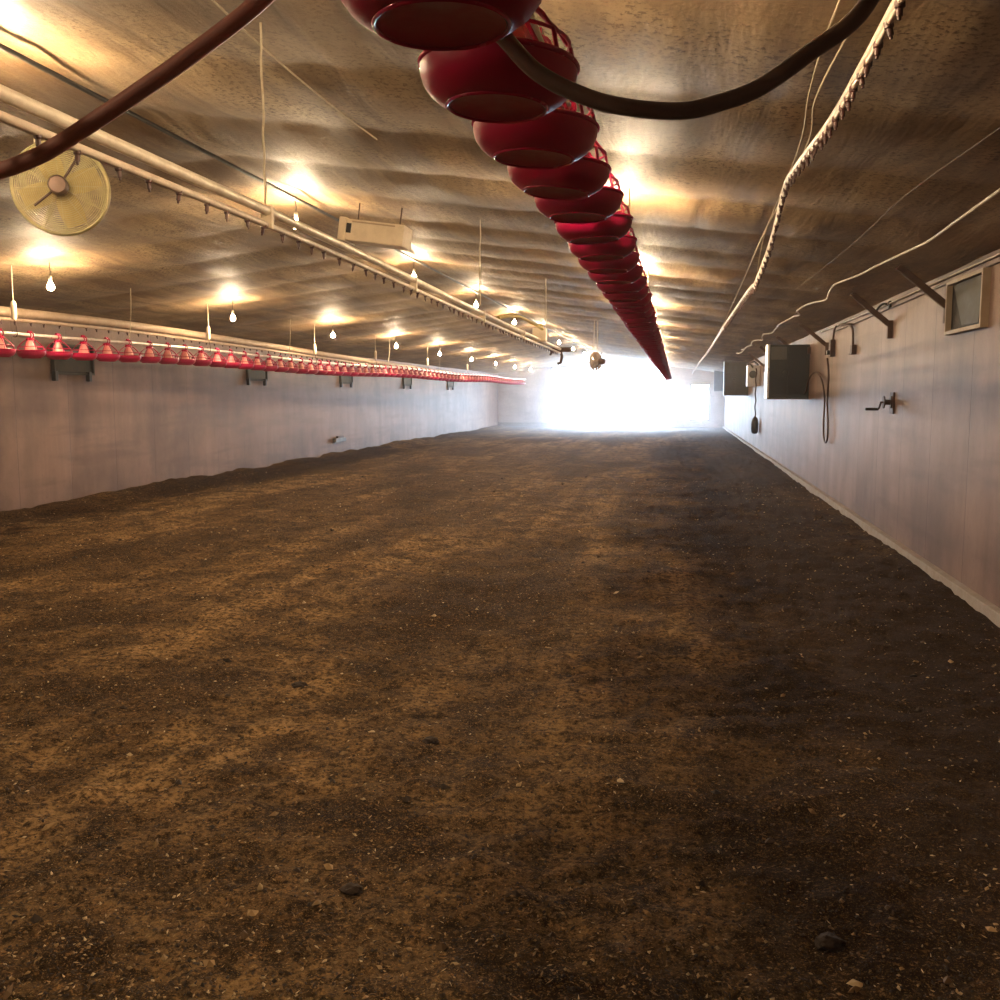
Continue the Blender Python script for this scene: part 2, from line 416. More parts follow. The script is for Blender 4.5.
# ------------------------------------------------------------------ feeder pans
def make_pan(label, group):
    # origin on the axis of the feed pipe; the pan hangs below it
    t = thing('feeder_pan', label, 'feeder pan', group=group)
    D = -PIPE
    ring = lambda r, z, n=36: [(r * math.cos(2 * PI * k / n), r * math.sin(2 * PI * k / n), z + D) for k in range(n)]
    bowl = MB().lathe([(r, z + D) for r, z in ((0, .010), (.066, .010), (.088, .003), (.096, 0), (.103, .003), (.116, .010), (.132, .022), (.144, .038), (.150, .056), (.152, .076),
                       (.146, .076), (.142, .056), (.128, .032), (.100, .020), (.06, .024), (0, .035))], 36).build('bowl', M['red'], t, smooth=50)
    MB().tube(ring(.151, .075), .0055, 8, True).build('rim', M['redrim'], bowl, smooth=60)
    MB().tube(ring(.096, .001), .004, 6, True).build('base_ring', M['redrim'], bowl, smooth=60)
    MB().lathe([(r, z + D) for r, z in ((.072, .035), (.074, .045), (.058, .105), (.038, .165), (.032, .195), (.027, .195), (.032, .165), (.05, .105), (.064, .04), (.072, .035))], 24).build('feed_cone', M['pink'], t, smooth=50)
    g = MB()
    for k in range(8):
        a = 2 * PI * k / 8 + .2
        g.tube([(r * math.cos(a), r * math.sin(a), z + D) for r, z in ((.147, .078), (.136, .115), (.107, .150), (.070, .182), (.040, .200))], .0045, 6)
    g.tube(ring(.134, .118, 32), .0038, 6, True)
    g.build('grill', M['red'], t, smooth=60)
    c = MB().lathe([(.044, D + .19), (.046, -.045), (.040, -.032), (.0, -.030), (0, -.045), (.028, -.05), (.032, D + .19), (.044, D + .19)], 20)
    for y in (-.022, .022):
        c.tube([(.0315 * math.cos(a), y, .0315 * math.sin(a)) for a in [2 * PI * k / 20 for k in range(20)]], .006, 6, True)
    c.box((-.008, -.03, .029), (.008, .03, .05)); c.build('collar', M['redrim'], t, smooth=40)
    return t
PIPE = .245
GC = 'feeder pans of the overhead centre row'; GL = 'feeder pans of the row by the left wall'
PIPE = .245
proto = None
def pan_row(n, x, y0, dy, zf, named, labelf, farlabel, group, tilt):
    global proto
    for k in range(n):
        y = y0 + dy * k + (random.uniform(-.012, .012) if k > 2 else 0)
        lab = labelf(k) if k < named else farlabel
        rot = (random.gauss(0, .012), random.gauss(0, tilt), PI * (k % 2))
        if proto is None:
            proto = o = make_pan(lab, group); o.location = (x, y, zf(y) + PIPE); o.rotation_euler = rot
        else:
            o = dup(proto, (x, y, zf(y) + PIPE), rot, lab); o['group'] = group
def zc(y):
    k = [(0, 2.17), (1.4, 2.172), (1.9, 2.20), (2.4, 2.222), (2.9, 2.243), (3.4, 2.256), (5, 2.262), (41, 2.285)]
    for (a, u), (b, v) in zip(k, k[1:]):
        if y <= b: return u + (v - u) * (y - a) / (b - a)
    return k[-1][1]
def zl(y): return 2.065 + .0022 * max(0, y - 15) + .02 * math.sin(y * .55 + .6)
pan_row(79, -.34, 1.39, .5, zc, 12, lambda k: f'red feeder pan, {ORD[k]} from the camera in the overhead centre row',
        'small red feeder pan beyond the twelfth in the overhead centre row', GC, .035)
pan_row(73, -7.0, 9.1, .487, zl, 12, lambda k: f'red feeder pan with pale cone, {ORD[k]} from the left picture edge by the left wall',
        'small red feeder pan beyond the twelfth in the row by the left wall', GL, .02)
def feed_tube(x, ya, yb, zf, label):
    t = thing('feed_pipe', label, 'feed pipe', (x, ya, 0))
    n = int((yb - ya) / .25)
    MB().tube([(0, (yb - ya) * i / n, zf(ya + (yb - ya) * i / n) + PIPE) for i in range(n + 1)], .022, 12).build('auger_tube', M['galv'], t, smooth=50)
    j = ya + 1.2
    while j < min(yb, 30):
        MB().tube([(0, j - ya - .06, zf(j) + PIPE), (0, j - ya + .06, zf(j) + PIPE)], .0245, 12).build('coupling', M['galv'], t, smooth=50); j += 3.05
feed_tube(-.34, 1.0, 40.8, zc, 'grey feed pipe carrying the overhead centre row of pans')
feed_tube(-7.0, 6.5, 45, zl, 'pale feed pipe carrying the row of red pans by the left wall')

# ------------------------------------------------------------------ lit bulbs, three rows
def make_bulb(label, group):
    t = thing('light_bulb', label, 'light bulb', group=group)
    MB().lathe([(0, -.038), (.014, -.036), (.026, -.028), (.034, -.014), (.036, 0), (.033, .014), (.024, .032), (.015, .046), (.013, .052), (0, .052)], 18).build('bulb', M['bulb'], t, smooth=70)
    MB().lathe([(0, .05), (.0155, .05), (.019, .062), (.021, .10), (.018, .112), (.006, .118), (0, .118)], 16).build('socket', M['glasslike'], t, smooth=50)
    MB().tube([(0, 0, .115), (.004, 0, .16), (-.003, .002, .2), (0, 0, .26)], .0045, 6).build('drop_cord', M['black'], t, smooth=60)
    return t
bp = None
def lamp_row(xz, ylist, labels, group):
    global bp
    for (y, lab) in zip(ylist, labels):
        loc = (xz[0], y, xz[1])
        if bp is None: bp = o = make_bulb(lab, group); o.location = loc
        else: o = dup(bp, loc, (0, 0, random.uniform(0, 6)), lab); o['group'] = group
YL = [5.1 + 4.32 * k for k in range(0, 10)]
lamp_row((-6.6, 2.80), YL, ['lit bulb over the left feeder row, outside the left picture edge'] + [f'glowing bulb hung above the left feeder row, {ORD[k]} from the left picture edge' for k in range(5)]
         + ['glowing bulb above the left feeder row, past the fifth'] * 9, 'bulbs above the left feeder row')
YM = [.45] + [4.55 + 4.1 * k for k in range(0, 11)]
lamp_row((-3.5, 3.22), YM, ['lit bulb under the ridge above the camera side', 'yellowish lit bulb under the ridge at the top left corner', 'glowing bulb under the ridge just left of the cream box', 'glowing bulb under the ridge just beyond the cream box']
         + ['glowing bulb under the ridge farther off than the cream box'] * 9, 'bulbs under the ridge')
YR = [2.86 + 4.3 * k for k in range(0, 11)]
lamp_row((-.45, 2.88), YR, ['lit bulb hidden above the second red pan of the centre row'] + ['lit bulb hung above the overhead centre row of pans'] * 11, 'bulbs above the centre feeder row')

# ------------------------------------------------------------------ drinker lines
def drinker(name, label, pts, r_up, r_low, sep, nip0, nip1, step, nip_r, mats, clips=True):
    path = smoothpath(pts, 8)
    t = thing(name, label, 'drinker line', path[0])
    o0 = path[0]
    def at(y):
        for a, b in zip(path, path[1:]):
            if a.y <= y <= b.y: return a.lerp(b, (y - a.y) / max(1e-6, b.y - a.y))
        return path[-1]
    MB().tube([p - o0 for p in path], r_up, 10).build('support_tube', mats[0], t, smooth=50)
    MB().tube([p - o0 - Vector((0, 0, sep)) for p in path], r_low, 10).build('water_pipe', mats[1], t, smooth=50)
    y = nip0; k = 0; mesh = None; cm = None
    while y < nip1 and k < 98:
        p = at(y) - o0 - Vector((0, 0, sep + r_low))
        if mesh is None:
            o = MB().lathe([(0, .012), (nip_r * 1.25, .012), (nip_r * 1.3, -.004), (nip_r * .85, -.008), (nip_r * .85, -.026), (nip_r * .5, -.028), (nip_r * .45, -.036), (0, -.038)], 10).build('drinker_nipple', M['nip'], t, smooth=40)
            mesh = o.data
        else:
            o = bpy.data.objects.new('drinker_nipple', mesh); COL.objects.link(o); o.parent = t
        o.location = p; o.rotation_euler = (0, random.gauss(0, .12), 0)
        y += step * random.uniform(.8, 1.2); k += 1
    if clips:
        y = nip0 + .1
        while y < min(nip1, nip0 + 12):
            p = at(y) - o0
            if cm is None:
                o = MB().box((-r_up * 1.15, -.012, -sep - r_low * 1.15), (r_up * 1.15, .012, r_up * 1.12)).build('clip', M['cream'], t, bevel=.003); cm = o.data
            else:
                o = bpy.data.objects.new('clip', cm); COL.objects.link(o); o.parent = t
            o.location = p; y += 2.44
    return t
drinker('drinker_line', 'pale twin-tube drinker line with dark nipples running overhead left of centre',
        [(-1.81, 1.2, 2.455), (-1.81, 2.9, 2.462), (-1.81, 5.25, 2.46), (-1.81, 9.9, 2.405), (-1.81, 15.2, 2.37)], .022, .015, .062, 1.6, 15, .2, .009, (M['alu'], M['pvc']))
drinker('drinker_line', 'kinked whitish drinker line with red-brown nipples hanging right of the centre feeder row',
        [(.56, 2.62, 2.70), (.56, 3.3, 2.685), (.56, 3.95, 2.69), (.555, 5.0, 2.755), (.56, 5.55, 2.77), (.57, 6.35, 2.61), (.56, 7.4, 2.465), (.57, 8.2, 2.50), (.56, 12, 2.48), (.56, 18, 2.44), (.56, 25, 2.46), (.56, 36, 2.42)],
        .014, .009, .018, 2.8, 12, .13, .0105, (M['pvc'], M['pvc']), clips=False)
drinker('drinker_line', 'long dusty drinker line behind the red pan row at the left wall',
        [(-7.46, 7, 2.56), (-7.46, 9.7, 2.585), (-7.46, 12.3, 2.61), (-7.46, 16.2, 2.57), (-7.46, 25.6, 2.44), (-7.46, 36, 2.34), (-7.46, 46, 2.25)], .055, .022, .085, 9, 34, .26, .013, (M['dull'], M['dull']), clips=False)
# red regulator at the near end of the right drinker line
t = thing('water_regulator', 'dark red regulator at the near end of the kinked drinker line', 'regulator', (.56, 2.66, 2.69))
MB().lathe([(0, -.05), (.02, -.05), (.03, -.04), (.03, -.01), (.036, 0), (.03, .012), (.02, .03), (0, .036)], 20).build('body', M['redrim'], t, smooth=40)
MB().tube([(0, 0, .03), (0, 0, .075)], .011, 12).build('stem', M['iron'], t, smooth=50)
MB().tube([(-.05, 0, -.005), (.05, 0, -.005)], .012, 12).build('port', M['iron'], t, smooth=50)

# ------------------------------------------------------------------ cords that hold the lines up
def cord(name, label, pts, r, mat, cat='cord', group=None, k=4, n=6):
    path = smoothpath(pts, k); o0 = path[0].copy()
    o = MB().tube([p - o0 for p in path], r, n).build(name, mat, smooth=60); o.location = o0
    return tag(o, label, cat, group)
for y, lab in ((4.12, 'knotted hanging cord on the left-of-centre drinker line, ahead of the cream box'), (8.9, 'thin hanging cord on the left-of-centre drinker line, past the cream box'), (13.5, 'short far cord holding the end of the left-of-centre drinker line')):
    pts = [(-1.81, y, zceil(-1.81) - .03)]
    for i in range(1, 10): pts.append((-1.81 + random.uniform(-.004, .004), y + random.uniform(-.004, .004), zceil(-1.81) - .03 - (zceil(-1.81) - 2.51) * i / 10))
    pts.append((-1.81, y, 2.48 if y < 9 else 2.42))
    cord('hanging_twine', lab, pts, .0055, M['cord'], group='cords of the centre drinker line')
for k, y in enumerate((11.55, 16.8, 23.0, 28.2)):
    cord('hanging_twine', f'thin straight cord from ceiling to left feed pipe, {ORD[k]} from the left', [(-6.95, y, zceil(-6.95) - .02), (-6.96, y, 2.7), (-7.0, y, zl(y) + PIPE + .01)], .006, M['cord'], group='cords of the left feed pipe')
def hook(y, lab):
    y = 9.1 + .487 * (round((y - 9.1) / .487 - .5) + .5)
    t = thing('suspension_hook', lab, 'hook', (-7.0, y, zl(y) + PIPE), group='cream hangers of the left feed pipe')
    MB().lathe([(0, .15), (.02, .155), (.03, .17), (.03, .33), (.02, .35), (0, .352)], 14).build('insulator', M['cream'], t, smooth=40)
    MB().tube([(0, 0, .34), (0, 0, zceil(-7) - .02 - zl(y) - PIPE)], .005, 6).build('cord', M['cord'], t)
    MB().tube([(0, 0, .155), (.012, 0, .11), (.022, 0, .07), (.03, 0, .0), (.018, 0, -.026), (0, 0, -.03), (-.018, 0, -.026), (-.03, 0, 0), (-.024, 0, .035)], .0045, 6).build('hook', M['iron'], t, smooth=60)
for k, y in enumerate((9.33, 13.6, 17.87, 22.1, 27, 32)): hook(y, f'cream hanger holding up the left feed pipe, {ORD[k]} from the left')
for k in range(8):
    y = 2.2 + 4.6 * k
    cord('hanging_twine', 'thin cord from ceiling to the centre feed pipe, behind the red pans', [(-.34, y, zceil(-.34) - .02), (-.34, y, 2.7), (-.34, y, zc(y) + PIPE)], .004, M['cord'], group='cords of the centre feed pipe')
# winch twine beside the right drinker line
zt = 2.86
cord('twine', 'slack twine zigzagging along the ceiling beside the kinked drinker line',
     [(.62, 3.0, 2.90), (.57, 3.6, 2.90), (.55, 4.35, 2.88), (.60, 4.9, 2.86), (.61, 6.0, 2.84), (.60, 7.6, 2.80), (.62, 9.6, 2.76), (.62, 13.5, 2.62), (.6, 17, 2.50)], .0045, M['cord'], k=6)
cord('twine', 'second twine strand running down to the bend in the drinker line',
     [(.50, 3.1, 2.93), (.50, 3.7, 2.92), (.52, 4.3, 2.90), (.58, 5.2, 2.87), (.58, 7.0, 2.75), (.565, 7.45, 2.48)], .004, M['cord'], k=6)
cord('twine', 'short loose twine just right of the second red pan', [(.30, 2.3, 2.93), (.30, 2.75, 2.90), (.31, 3.1, 2.86), (.32, 3.3, 2.93)], .004, M['cord'], k=6)
cord('twine', 'faint thin line across the ceiling at the upper right',
     [(1.33, 3.9, zceil(1.33) - .13), (1.31, 4.47, zceil(1.31) - .13), (1.25, 5.9, zceil(1.25) - .13), (1.27, 7.7, zceil(1.27) - .13), (1.25, 10.5, zceil(1.25) - .12)], .003, M['brace'], k=5)
cord('twine', 'slanting twine on the ceiling near the top, left of the nearest red pan',
     [(-1.84, 3.5, 3.22), (-1.85, 4.11, 3.2), (-1.86, 4.68, 3.2), (-1.85, 5.32, 3.2), (-1.85, 5.9, 3.22)], .005, M['cord'], k=5)
# electric cords
pts = [(1.66, 4.6, 2.785), (1.71, 5.3, 2.775), (1.73, 5.83, 2.77), (1.75, 6.76, 2.76), (1.78, 7.5, 2.76), (1.77, 8.07, 2.77), (1.71, 9.0, 2.775), (1.68, 9.65, 2.775), (1.62, 10.1, 2.775), (1.58, 10.5, 2.775)]
y = 10.5
while y < 26:
    y += .55; pts.append((1.60 + .05 * math.sin(y * 2.3) + .02 * math.sin(y * 5.1), y, 2.75 + .02 * math.sin(y * 3.1)))
cord('power_cable', 'wavy whitish cord snaking along the ceiling toward the right wall boxes', pts, .010, M['whitecord'], k=5, n=8)
cord('ridge_cable', 'taut dark cable running under the ridge past the bulbs', [(-3.4, YB + .1, 3.42), (-3.4, 4, 3.405), (-3.4, 10, 3.41), (-3.4, 22, 3.40), (-3.4, 40, 3.41)], .016, M['black'], 'cable')
cord('wall_cable', 'upper of two cables along the top of the right wall', [(XR - .02, 3, 2.70), (XR - .02, 8, 2.705), (XR - .02, 12, 2.69), (XR - .02, 17, 2.70)], .010, M['pvc'], 'cable')
cord('wall_cable', 'lower of two cables along the top of the right wall', [(XR - .016, 3, 2.645), (XR - .016, 8, 2.652), (XR - .016, 12, 2.632), (XR - .016, 15.6, 2.62)], .008, M['iron'], 'cable')
# two slack hoses in front
cord('water_hose', 'thick red-brown hose sagging across the top left corner',
     [(-.52, 1.85, 2.98), (-.62, 1.87, 2.72), (-.72, 1.9, 2.545), (-.82, 1.9, 2.445), (-.97, 1.9, 2.35), (-1.13, 1.9, 2.262), (-1.29, 1.9, 2.18), (-1.37, 1.9, 2.147), (-1.46, 1.9, 2.125), (-1.6, 1.92, 2.12), (-1.75, 1.95, 2.2), (-1.83, 2.0, 2.37)], .0175, M['hosered'], 'hose', k=6, n=12)
cord('water_hose', 'dark hose sagging in front of the second red pan at the top',
     [(-.43, 1.6, 2.9), (-.43, 1.58, 2.5), (-.39, 1.575, 2.34), (-.335, 1.59, 2.275), (-.29, 1.63, 2.235), (-0.234, 1.64, 2.179), (-0.15, 1.64, 2.135), (-0.075, 1.64, 2.115), (0.0, 1.64, 2.107), (0.056, 1.64, 2.116), (0.122, 1.64, 2.137), (0.197, 1.64, 2.186), (0.272, 1.658, 2.245), (0.36, 1.8, 2.4), (0.47, 2.2, 2.56), (0.55, 2.58, 2.66)], .014, M['hosedark'], 'hose', k=6, n=12)

# ------------------------------------------------------------------ circulation fans
def fan(loc, rot, R, label, blade='yellow', wire='guard'):
    t = thing('circulation_fan', label, 'fan', loc, rot)
    g = MB(); nr = 20
    for side in (-1, 1):
        for k in range(1, nr + 1):
            r = R * (.16 + .84 * k / nr); off = side * (.075 * (1 - (r / R) ** 2) + .03)
            g.tube([(r * math.cos(a), off, r * math.sin(a)) for a in [2 * PI * j / 48 for j in range(48)]], .0028 if k < nr else .007, 5, True)
        for k in range(12):
            a = 2 * PI * k / 12
            g.tube([(r * math.cos(a), side * (.075 * (1 - (r / R) ** 2) + .03), r * math.sin(a)) for r in (R * .1, R * .4, R * .7, R)], .003, 5)
    g.build('guard', M[wire], t, smooth=60)
    MB().tube([(R * math.cos(a), 0, R * math.sin(a)) for a in [2 * PI * j / 56 for j in range(56)]], .012, 8, True).build('rim', M[wire], t, smooth=60)
    hub = MB().lathe([(0, -.045), (.03, -.045), (.045, -.03), (.048, .03), (0, .032)], 20, Matrix.Rotation(PI / 2, 4, 'X')).build('hub', M['motor'], t, smooth=40)
    for k in range(4):
        vs, fs = [], []; n = 8
        for i in range(n + 1):
            r = .035 + (R * .88 - .035) * i / n; w = .06 + .32 * R * math.sin(PI * (.15 + .6 * i / n)); tw = .55 - .3 * i / n
            a0 = 2 * PI * k / 4 + .3
            for s_ in (-1, 1):
                for q in (-.0025, .0025):
                    a = a0 + s_ * w / 2 / max(r, .09); vs.append((r * math.cos(a), s_ * w * .5 * math.sin(tw) * .55 + q, r * math.sin(a)))
        for i in range(n):
            b = i * 4; c = b + 4
            fs += [(b, c, c + 2, b + 2), (b + 1, b + 3, c + 3, c + 1), (b, b + 1, c + 1, c), (b + 2, c + 2, c + 3, b + 3)]
        fs += [(0, 2, 3, 1), (n * 4, n * 4 + 1, n * 4 + 3, n * 4 + 2)]
        MB().add(vs, fs).build('blade', M[blade], t, smooth=40)
    MB().lathe([(0, -.16), (.05, -.155), (.062, -.13), (.062, -.01), (.05, 0), (0, 0)], 20, Matrix.Translation((0, -.06, 0)) @ Matrix.Rotation(-PI / 2, 4, 'X') @ Matrix.Translation((0, 0, 0))).build('motor', M['motor'], t, smooth=40)
    MB().tube([(-R * .55, -.1, -.12), (0, -.12, .0), (R * .5, -.1, .2)], .008, 6).build('motor_bracket', M['iron'], t)
    h = zceil(loc[0]) - loc[2] - .02
    for s_ in (-1, 1):
        MB().tube([(s_ * R * .45, 0, R * .9), (s_ * R * .35, 0, h)], .006, 6).build('hanger', M['cord'], t)
    return t
fan((-4.09, 6.0, 3.03), (math.radians(4), math.radians(-4), math.radians(28)), .30, 'round yellowish fan in a wire guard at the upper left')
fan((-1.75, 21.3, 2.38), (0, 0, math.radians(65)), .2, 'greyish far fan hung in the glare before the open end doorway', 'heatmid', 'dull')

# straps and fittings at the far end of the left-of-centre drinker line
cord('yellow_strap', 'yellow strap draped over the far end of the drinker line', [(-1.95, 10.6, 2.50), (-1.85, 10.8, 2.535), (-1.78, 11.1, 2.54), (-1.70, 11.5, 2.50), (-1.64, 11.9, 2.46)], .022, M['yellow'], 'strap', k=5)
t = thing('pressure_regulator', 'cream regulator box on the far end of the drinker line', 'regulator', (-1.81, 12.9, 2.41))
MB().box((-.09, -.08, -.05), (.09, .08, .13)).build('body', M['cream'], t, bevel=.012)
MB().lathe([(0, .13), (.05, .13), (.05, .17), (.02, .19), (0, .19)], 18).build('cap', M['yellow'], t, smooth=40)
t = thing('hanging_bracket', 'dark iron bracket dangling at the end of the drinker line', 'bracket', (-1.81, 15.3, 2.36))
MB().box((-.16, -.03, -.03), (.16, .03, .04)).build('plate', M['iron'], t, bevel=.006)
MB().tube([(0, 0, 0), (.02, 0, -.10), (.0, 0, -.2), (-.05, 0, -.22)], .022, 8).build('hook', M['iron'], t, smooth=60)
MB().tube([(-.12, 0, 0), (-.17, 0, -.08)], .018, 8).build('arm', M['iron'], t, smooth=60)

# ------------------------------------------------------------------ cream box under the ridge
t = thing('junction_box', 'cream metal box with a dark end slot hung under the ridge', 'box', (-2.70, 8.6, 3.10), (0, math.radians(8), 0))
MB().box((-.285, -.14, -.095), (.285, .14, .095)).build('casing', M['cream'], t, bevel=.012)
MB().box((-.325, -.15, -.105), (-.255, .15, .105)).build('end_cap', M['cream'], t, bevel=.010)
MB().box((-.252, -.146, -.03), (-.205, -.12, .055)).build('slot', M['hole'], t, bevel=.003)
MB().box((-.2, -.147, .066), (.2, -.12, .078)).build('seam', M['frame'], t)
for s_ in (-.2, .2): MB().tube([(s_, 0, .09), (s_, 0, .26)], .006, 6).build('hanger', M['iron'], t)

# ------------------------------------------------------------------ right wall: air inlet, braces, boxes
def inlet(x, side, y, z, w, h, label, group=None, tilt=.35, f=.03, fm='frame', hinge=False):
    """framed inlet on a side wall; side = -1 faces into the room from the right wall, +1 from the left wall"""
    t = thing('air_inlet', label, 'air inlet', (x, y, z), (0, 0, 0), group)
    s_ = side
    fr = MB()
    for lo, hi in (((0, -w / 2 - f, h), (.06, w / 2 + f, h + f)), ((0, -w / 2 - f, -f), (.06, w / 2 + f, 0)), ((0, -w / 2 - f, 0), (.06, -w / 2, h)), ((0, w / 2, 0), (.06, w / 2 + f, h))):
        fr.box((min(lo[0] * s_, hi[0] * s_), lo[1], lo[2]), (max(lo[0] * s_, hi[0] * s_), hi[1], hi[2]))
    fr.build('frame', M[fm], t)
    a, b = sorted((0, .012 * s_)); MB().box((a, -w / 2, 0), (b, w / 2, h)).build('opening', M['hole'], t)
    fl = MB(); d = .05 * s_
    fl.add([(.016 * s_, -w / 2 + .02, h - .01), (.016 * s_, w / 2 - .02 - tilt * w * .15, h - .01), (d, w / 2 - .02 - tilt * w, .015), (d, -w / 2 + .02, .015),
            (.03 * s_, -w / 2 + .02, h - .01), (.03 * s_, w / 2 - .02 - tilt * w * .15, h - .01), (d + .012 * s_, w / 2 - .02 - tilt * w, .015), (d + .012 * s_, -w / 2 + .02, .015)],
           [(0, 1, 2, 3), (4, 7, 6, 5), (0, 4, 5, 1), (1, 5, 6, 2), (2, 6, 7, 3), (3, 7, 4, 0)])
    fl.build('flap', M['flap'], t)
    for q in (-w * .3, w * .3) if hinge else ():
        a, b = sorted((.0, .09 * s_)); MB().box((a, q - .02, h - .03), (b, q + .02, h + .02)).build('hinge', M['iron'], t, bevel=.004)
    return t
inlet(XR, -1, 8.72, 2.21, .98, .40, 'framed air inlet with grey flap high on the right wall', tilt=.5)
for k, y in enumerate((13.55, 20.2, 26.1, 32.4, 38.9)):
    t = inlet(XL, 1, y, 1.99, .95, .4, f'dull grey air inlet under the red row on the left wall, {ORD[k]} from the left', 'air inlets on the left wall', .1, .03, 'flap')
    for q in (-.5, .35):
        MB().box((.02, q - .035, -.13), (.09, q + .035, .02)).build('bracket', M['black'], t, bevel=.01)
def brace(y, label):
    t = thing('knee_brace', label, 'brace', (XR, y, 2.35), group='knee braces of the right wall')
    MB().box((-.055, -.03, -.06), (0, .03, .14)).build('foot', M['brace'], t, bevel=.006)
    a = Vector((-.03, 0, .09)); b = Vector((-.46, 0, zceil(1.94) - 2.35 - .01)); d = (b - a); L = d.length
    mtx = Matrix.Translation(a) @ d.to_track_quat('X', 'Z').to_matrix().to_4x4()
    MB().box((0, -.022, -.03), (L, .022, .03), mtx).build('strut', M['brace'], t, bevel=.005)
for k, y in enumerate((9.3, 11.65, 16.3, 19.9, 23.8, 27.5)): brace(y, f'brown knee brace from right wall to ceiling, {ORD[k]} beyond the air inlet')
def heater(y, z0, h, w, d, label, pale=True, body='heat'):
    t = thing('wall_heater', label, 'wall box', (XR, y, z0), group='metal boxes along the right wall')
    MB().box((-w, 0, 0), (0, d, h)).build('casing', M[body], t, bevel=.012)
    MB().box((-w - .012, -.02, -.012), (-w + .03, d + .01, h + .012)).build('edge_flange', M['heatpale' if pale else body], t, bevel=.006)
    MB().box((-w + .05, -.012, h * .72), (-w * .55, .01, h - .04)).build('vent_plate', M['heatmid' if pale else body], t, bevel=.004)
    MB().box((-w * .52, -.012, h * .06), (-.04, .01, h - .05)).build('front_panel', M[body], t, bevel=.004)
    MB().box((-w + .05, -.010, h * .06), (-w * .56, .01, h * .68)).build('front_panel', M[body], t, bevel=.004)
    MB().lathe([(.075, 0), (.085, .004), (.085, .016), (.07, .02), (.06, .012), (.045, .010), (.03, .018), (0, .02)], 24, Matrix.Translation((-w * .58, -.008, h * .48)) @ Matrix.Rotation(PI / 2, 4, 'X')).build('round_dial', M[body], t, smooth=40)
    MB().box((-w, -.03, -.03), (0, d, .0)).build('bottom_lip', M['heatmid'], t, bevel=.006)
    MB().box((-.05, -.10, h * .82), (0, -.01, h * .95)).build('latch', M['iron'], t, bevel=.006)
    return t
heater(18.5, 1.60, .97, .74, .42, 'large dark metal box with bright edge on the right wall')
heater(33.6, 1.66, 1.10, .80, .45, 'grey metal box behind the large one on the right wall', False, 'heatmid')
heater(47.5, 1.86, .95, .60, .35, 'small black box, last of the three on the right wall', False, 'black')
# control cluster and hanging weight between the boxes
t = thing('control_box', 'pale grey control box between the two larger wall boxes', 'control box', (XR, 29.2, 1.9))
MB().box((-.36, 0, 0), (0, .3, .62)).build('casing', M['heatpale'], t, bevel=.02)
MB().tube([(-.2, -.02, .55), (-.3, -.05, .68), (-.16, -.04, .72), (-.06, -.02, .62)], .03, 8).build('conduit', M['heatmid'], t, smooth=60)
MB().lathe([(.0, 0), (.10, 0), (.11, .03), (.08, .05), (0, .05)], 20, Matrix.Translation((-.2, 0, .35)) @ Matrix.Rotation(PI / 2, 4, 'X')).build('dial', M['heatmid'], t, smooth=40)
t = thing('hanging_weight', 'black weight hanging on a rope along the right wall', 'weight', (XR - .12, 29.0, .52))
MB().lathe([(0, 0), (.07, .01), (.105, .08), (.11, .3), (.08, .44), (.03, .5), (0, .5)], 18).build('weight', M['black'], t, smooth=50)
pts = [(0.012 * math.sin(i * 1.4), .01 * math.cos(i * 1.9), .48 + 1.42 * i / 16) for i in range(17)]
MB().tube(smoothpath(pts, 3), .02, 8).build('rope', M['iron'], t, smooth=60)
# outlet with the looping cord
t = thing('electric_outlet', 'brown outlet box with plugs below the third knee brace', 'outlet', (XR, 15.75, 2.24))
MB().box((-.07, -.10, 0), (0, .10, .26)).build('box', M['iron'], t, bevel=.008)
MB().box((-.11, -.05, .03), (-.06, .05, .1)).build('plug', M['black'], t, bevel=.01)
MB().tube(smoothpath([(-.03, -.05, .24), (-.04, -.16, .31), (-.05, -.30, .40), (-.05, -.45, .44)], 4), .014, 8).build('pigtail', M['brace'], t, smooth=60)
cord('power_cable', 'long cord looping down the wall from outlet to the large dark box',
     [(XR - .09, 15.78, 2.225), (XR - .06, 15.8, 1.95), (XR - .05, 15.9, 1.55), (XR - .05, 15.75, 1.2), (XR - .05, 15.75, .98), (XR - .05, 15.95, .90), (XR - .05, 16.15, 1.0), (XR - .05, 16.2, 1.25), (XR - .05, 16.2, 1.6), (XR - .06, 16.5, 1.88), (XR - .06, 17.0, 2.02), (XR - .06, 17.6, 2.02), (XR - .06, 18.1, 1.92), (XR - .07, 18.35, 1.72), (XR - .08, 18.47, 1.68)], .015, M['iron'], k=6, n=8)
t = thing('bent_conduit', 'bent pipe ending in a small box beside the outlet', 'conduit', (XR, 13.9, 2.26))
MB().tube(smoothpath([(-.04, .95, .40), (-.04, .6, .38), (-.04, .22, .34), (-.04, .04, .26), (-.04, 0, .12), (-.04, 0, .02)], 4), .017, 8).build('pipe', M['brace'], t, smooth=60)
MB().box((-.065, -.07, -.06), (0, .07, .07)).build('small_box', M['iron'], t, bevel=.008)
MB().tube([(-.03, .07, -.03), (-.03, .3, -.04)], .012, 8).build('stub', M['brace'], t)
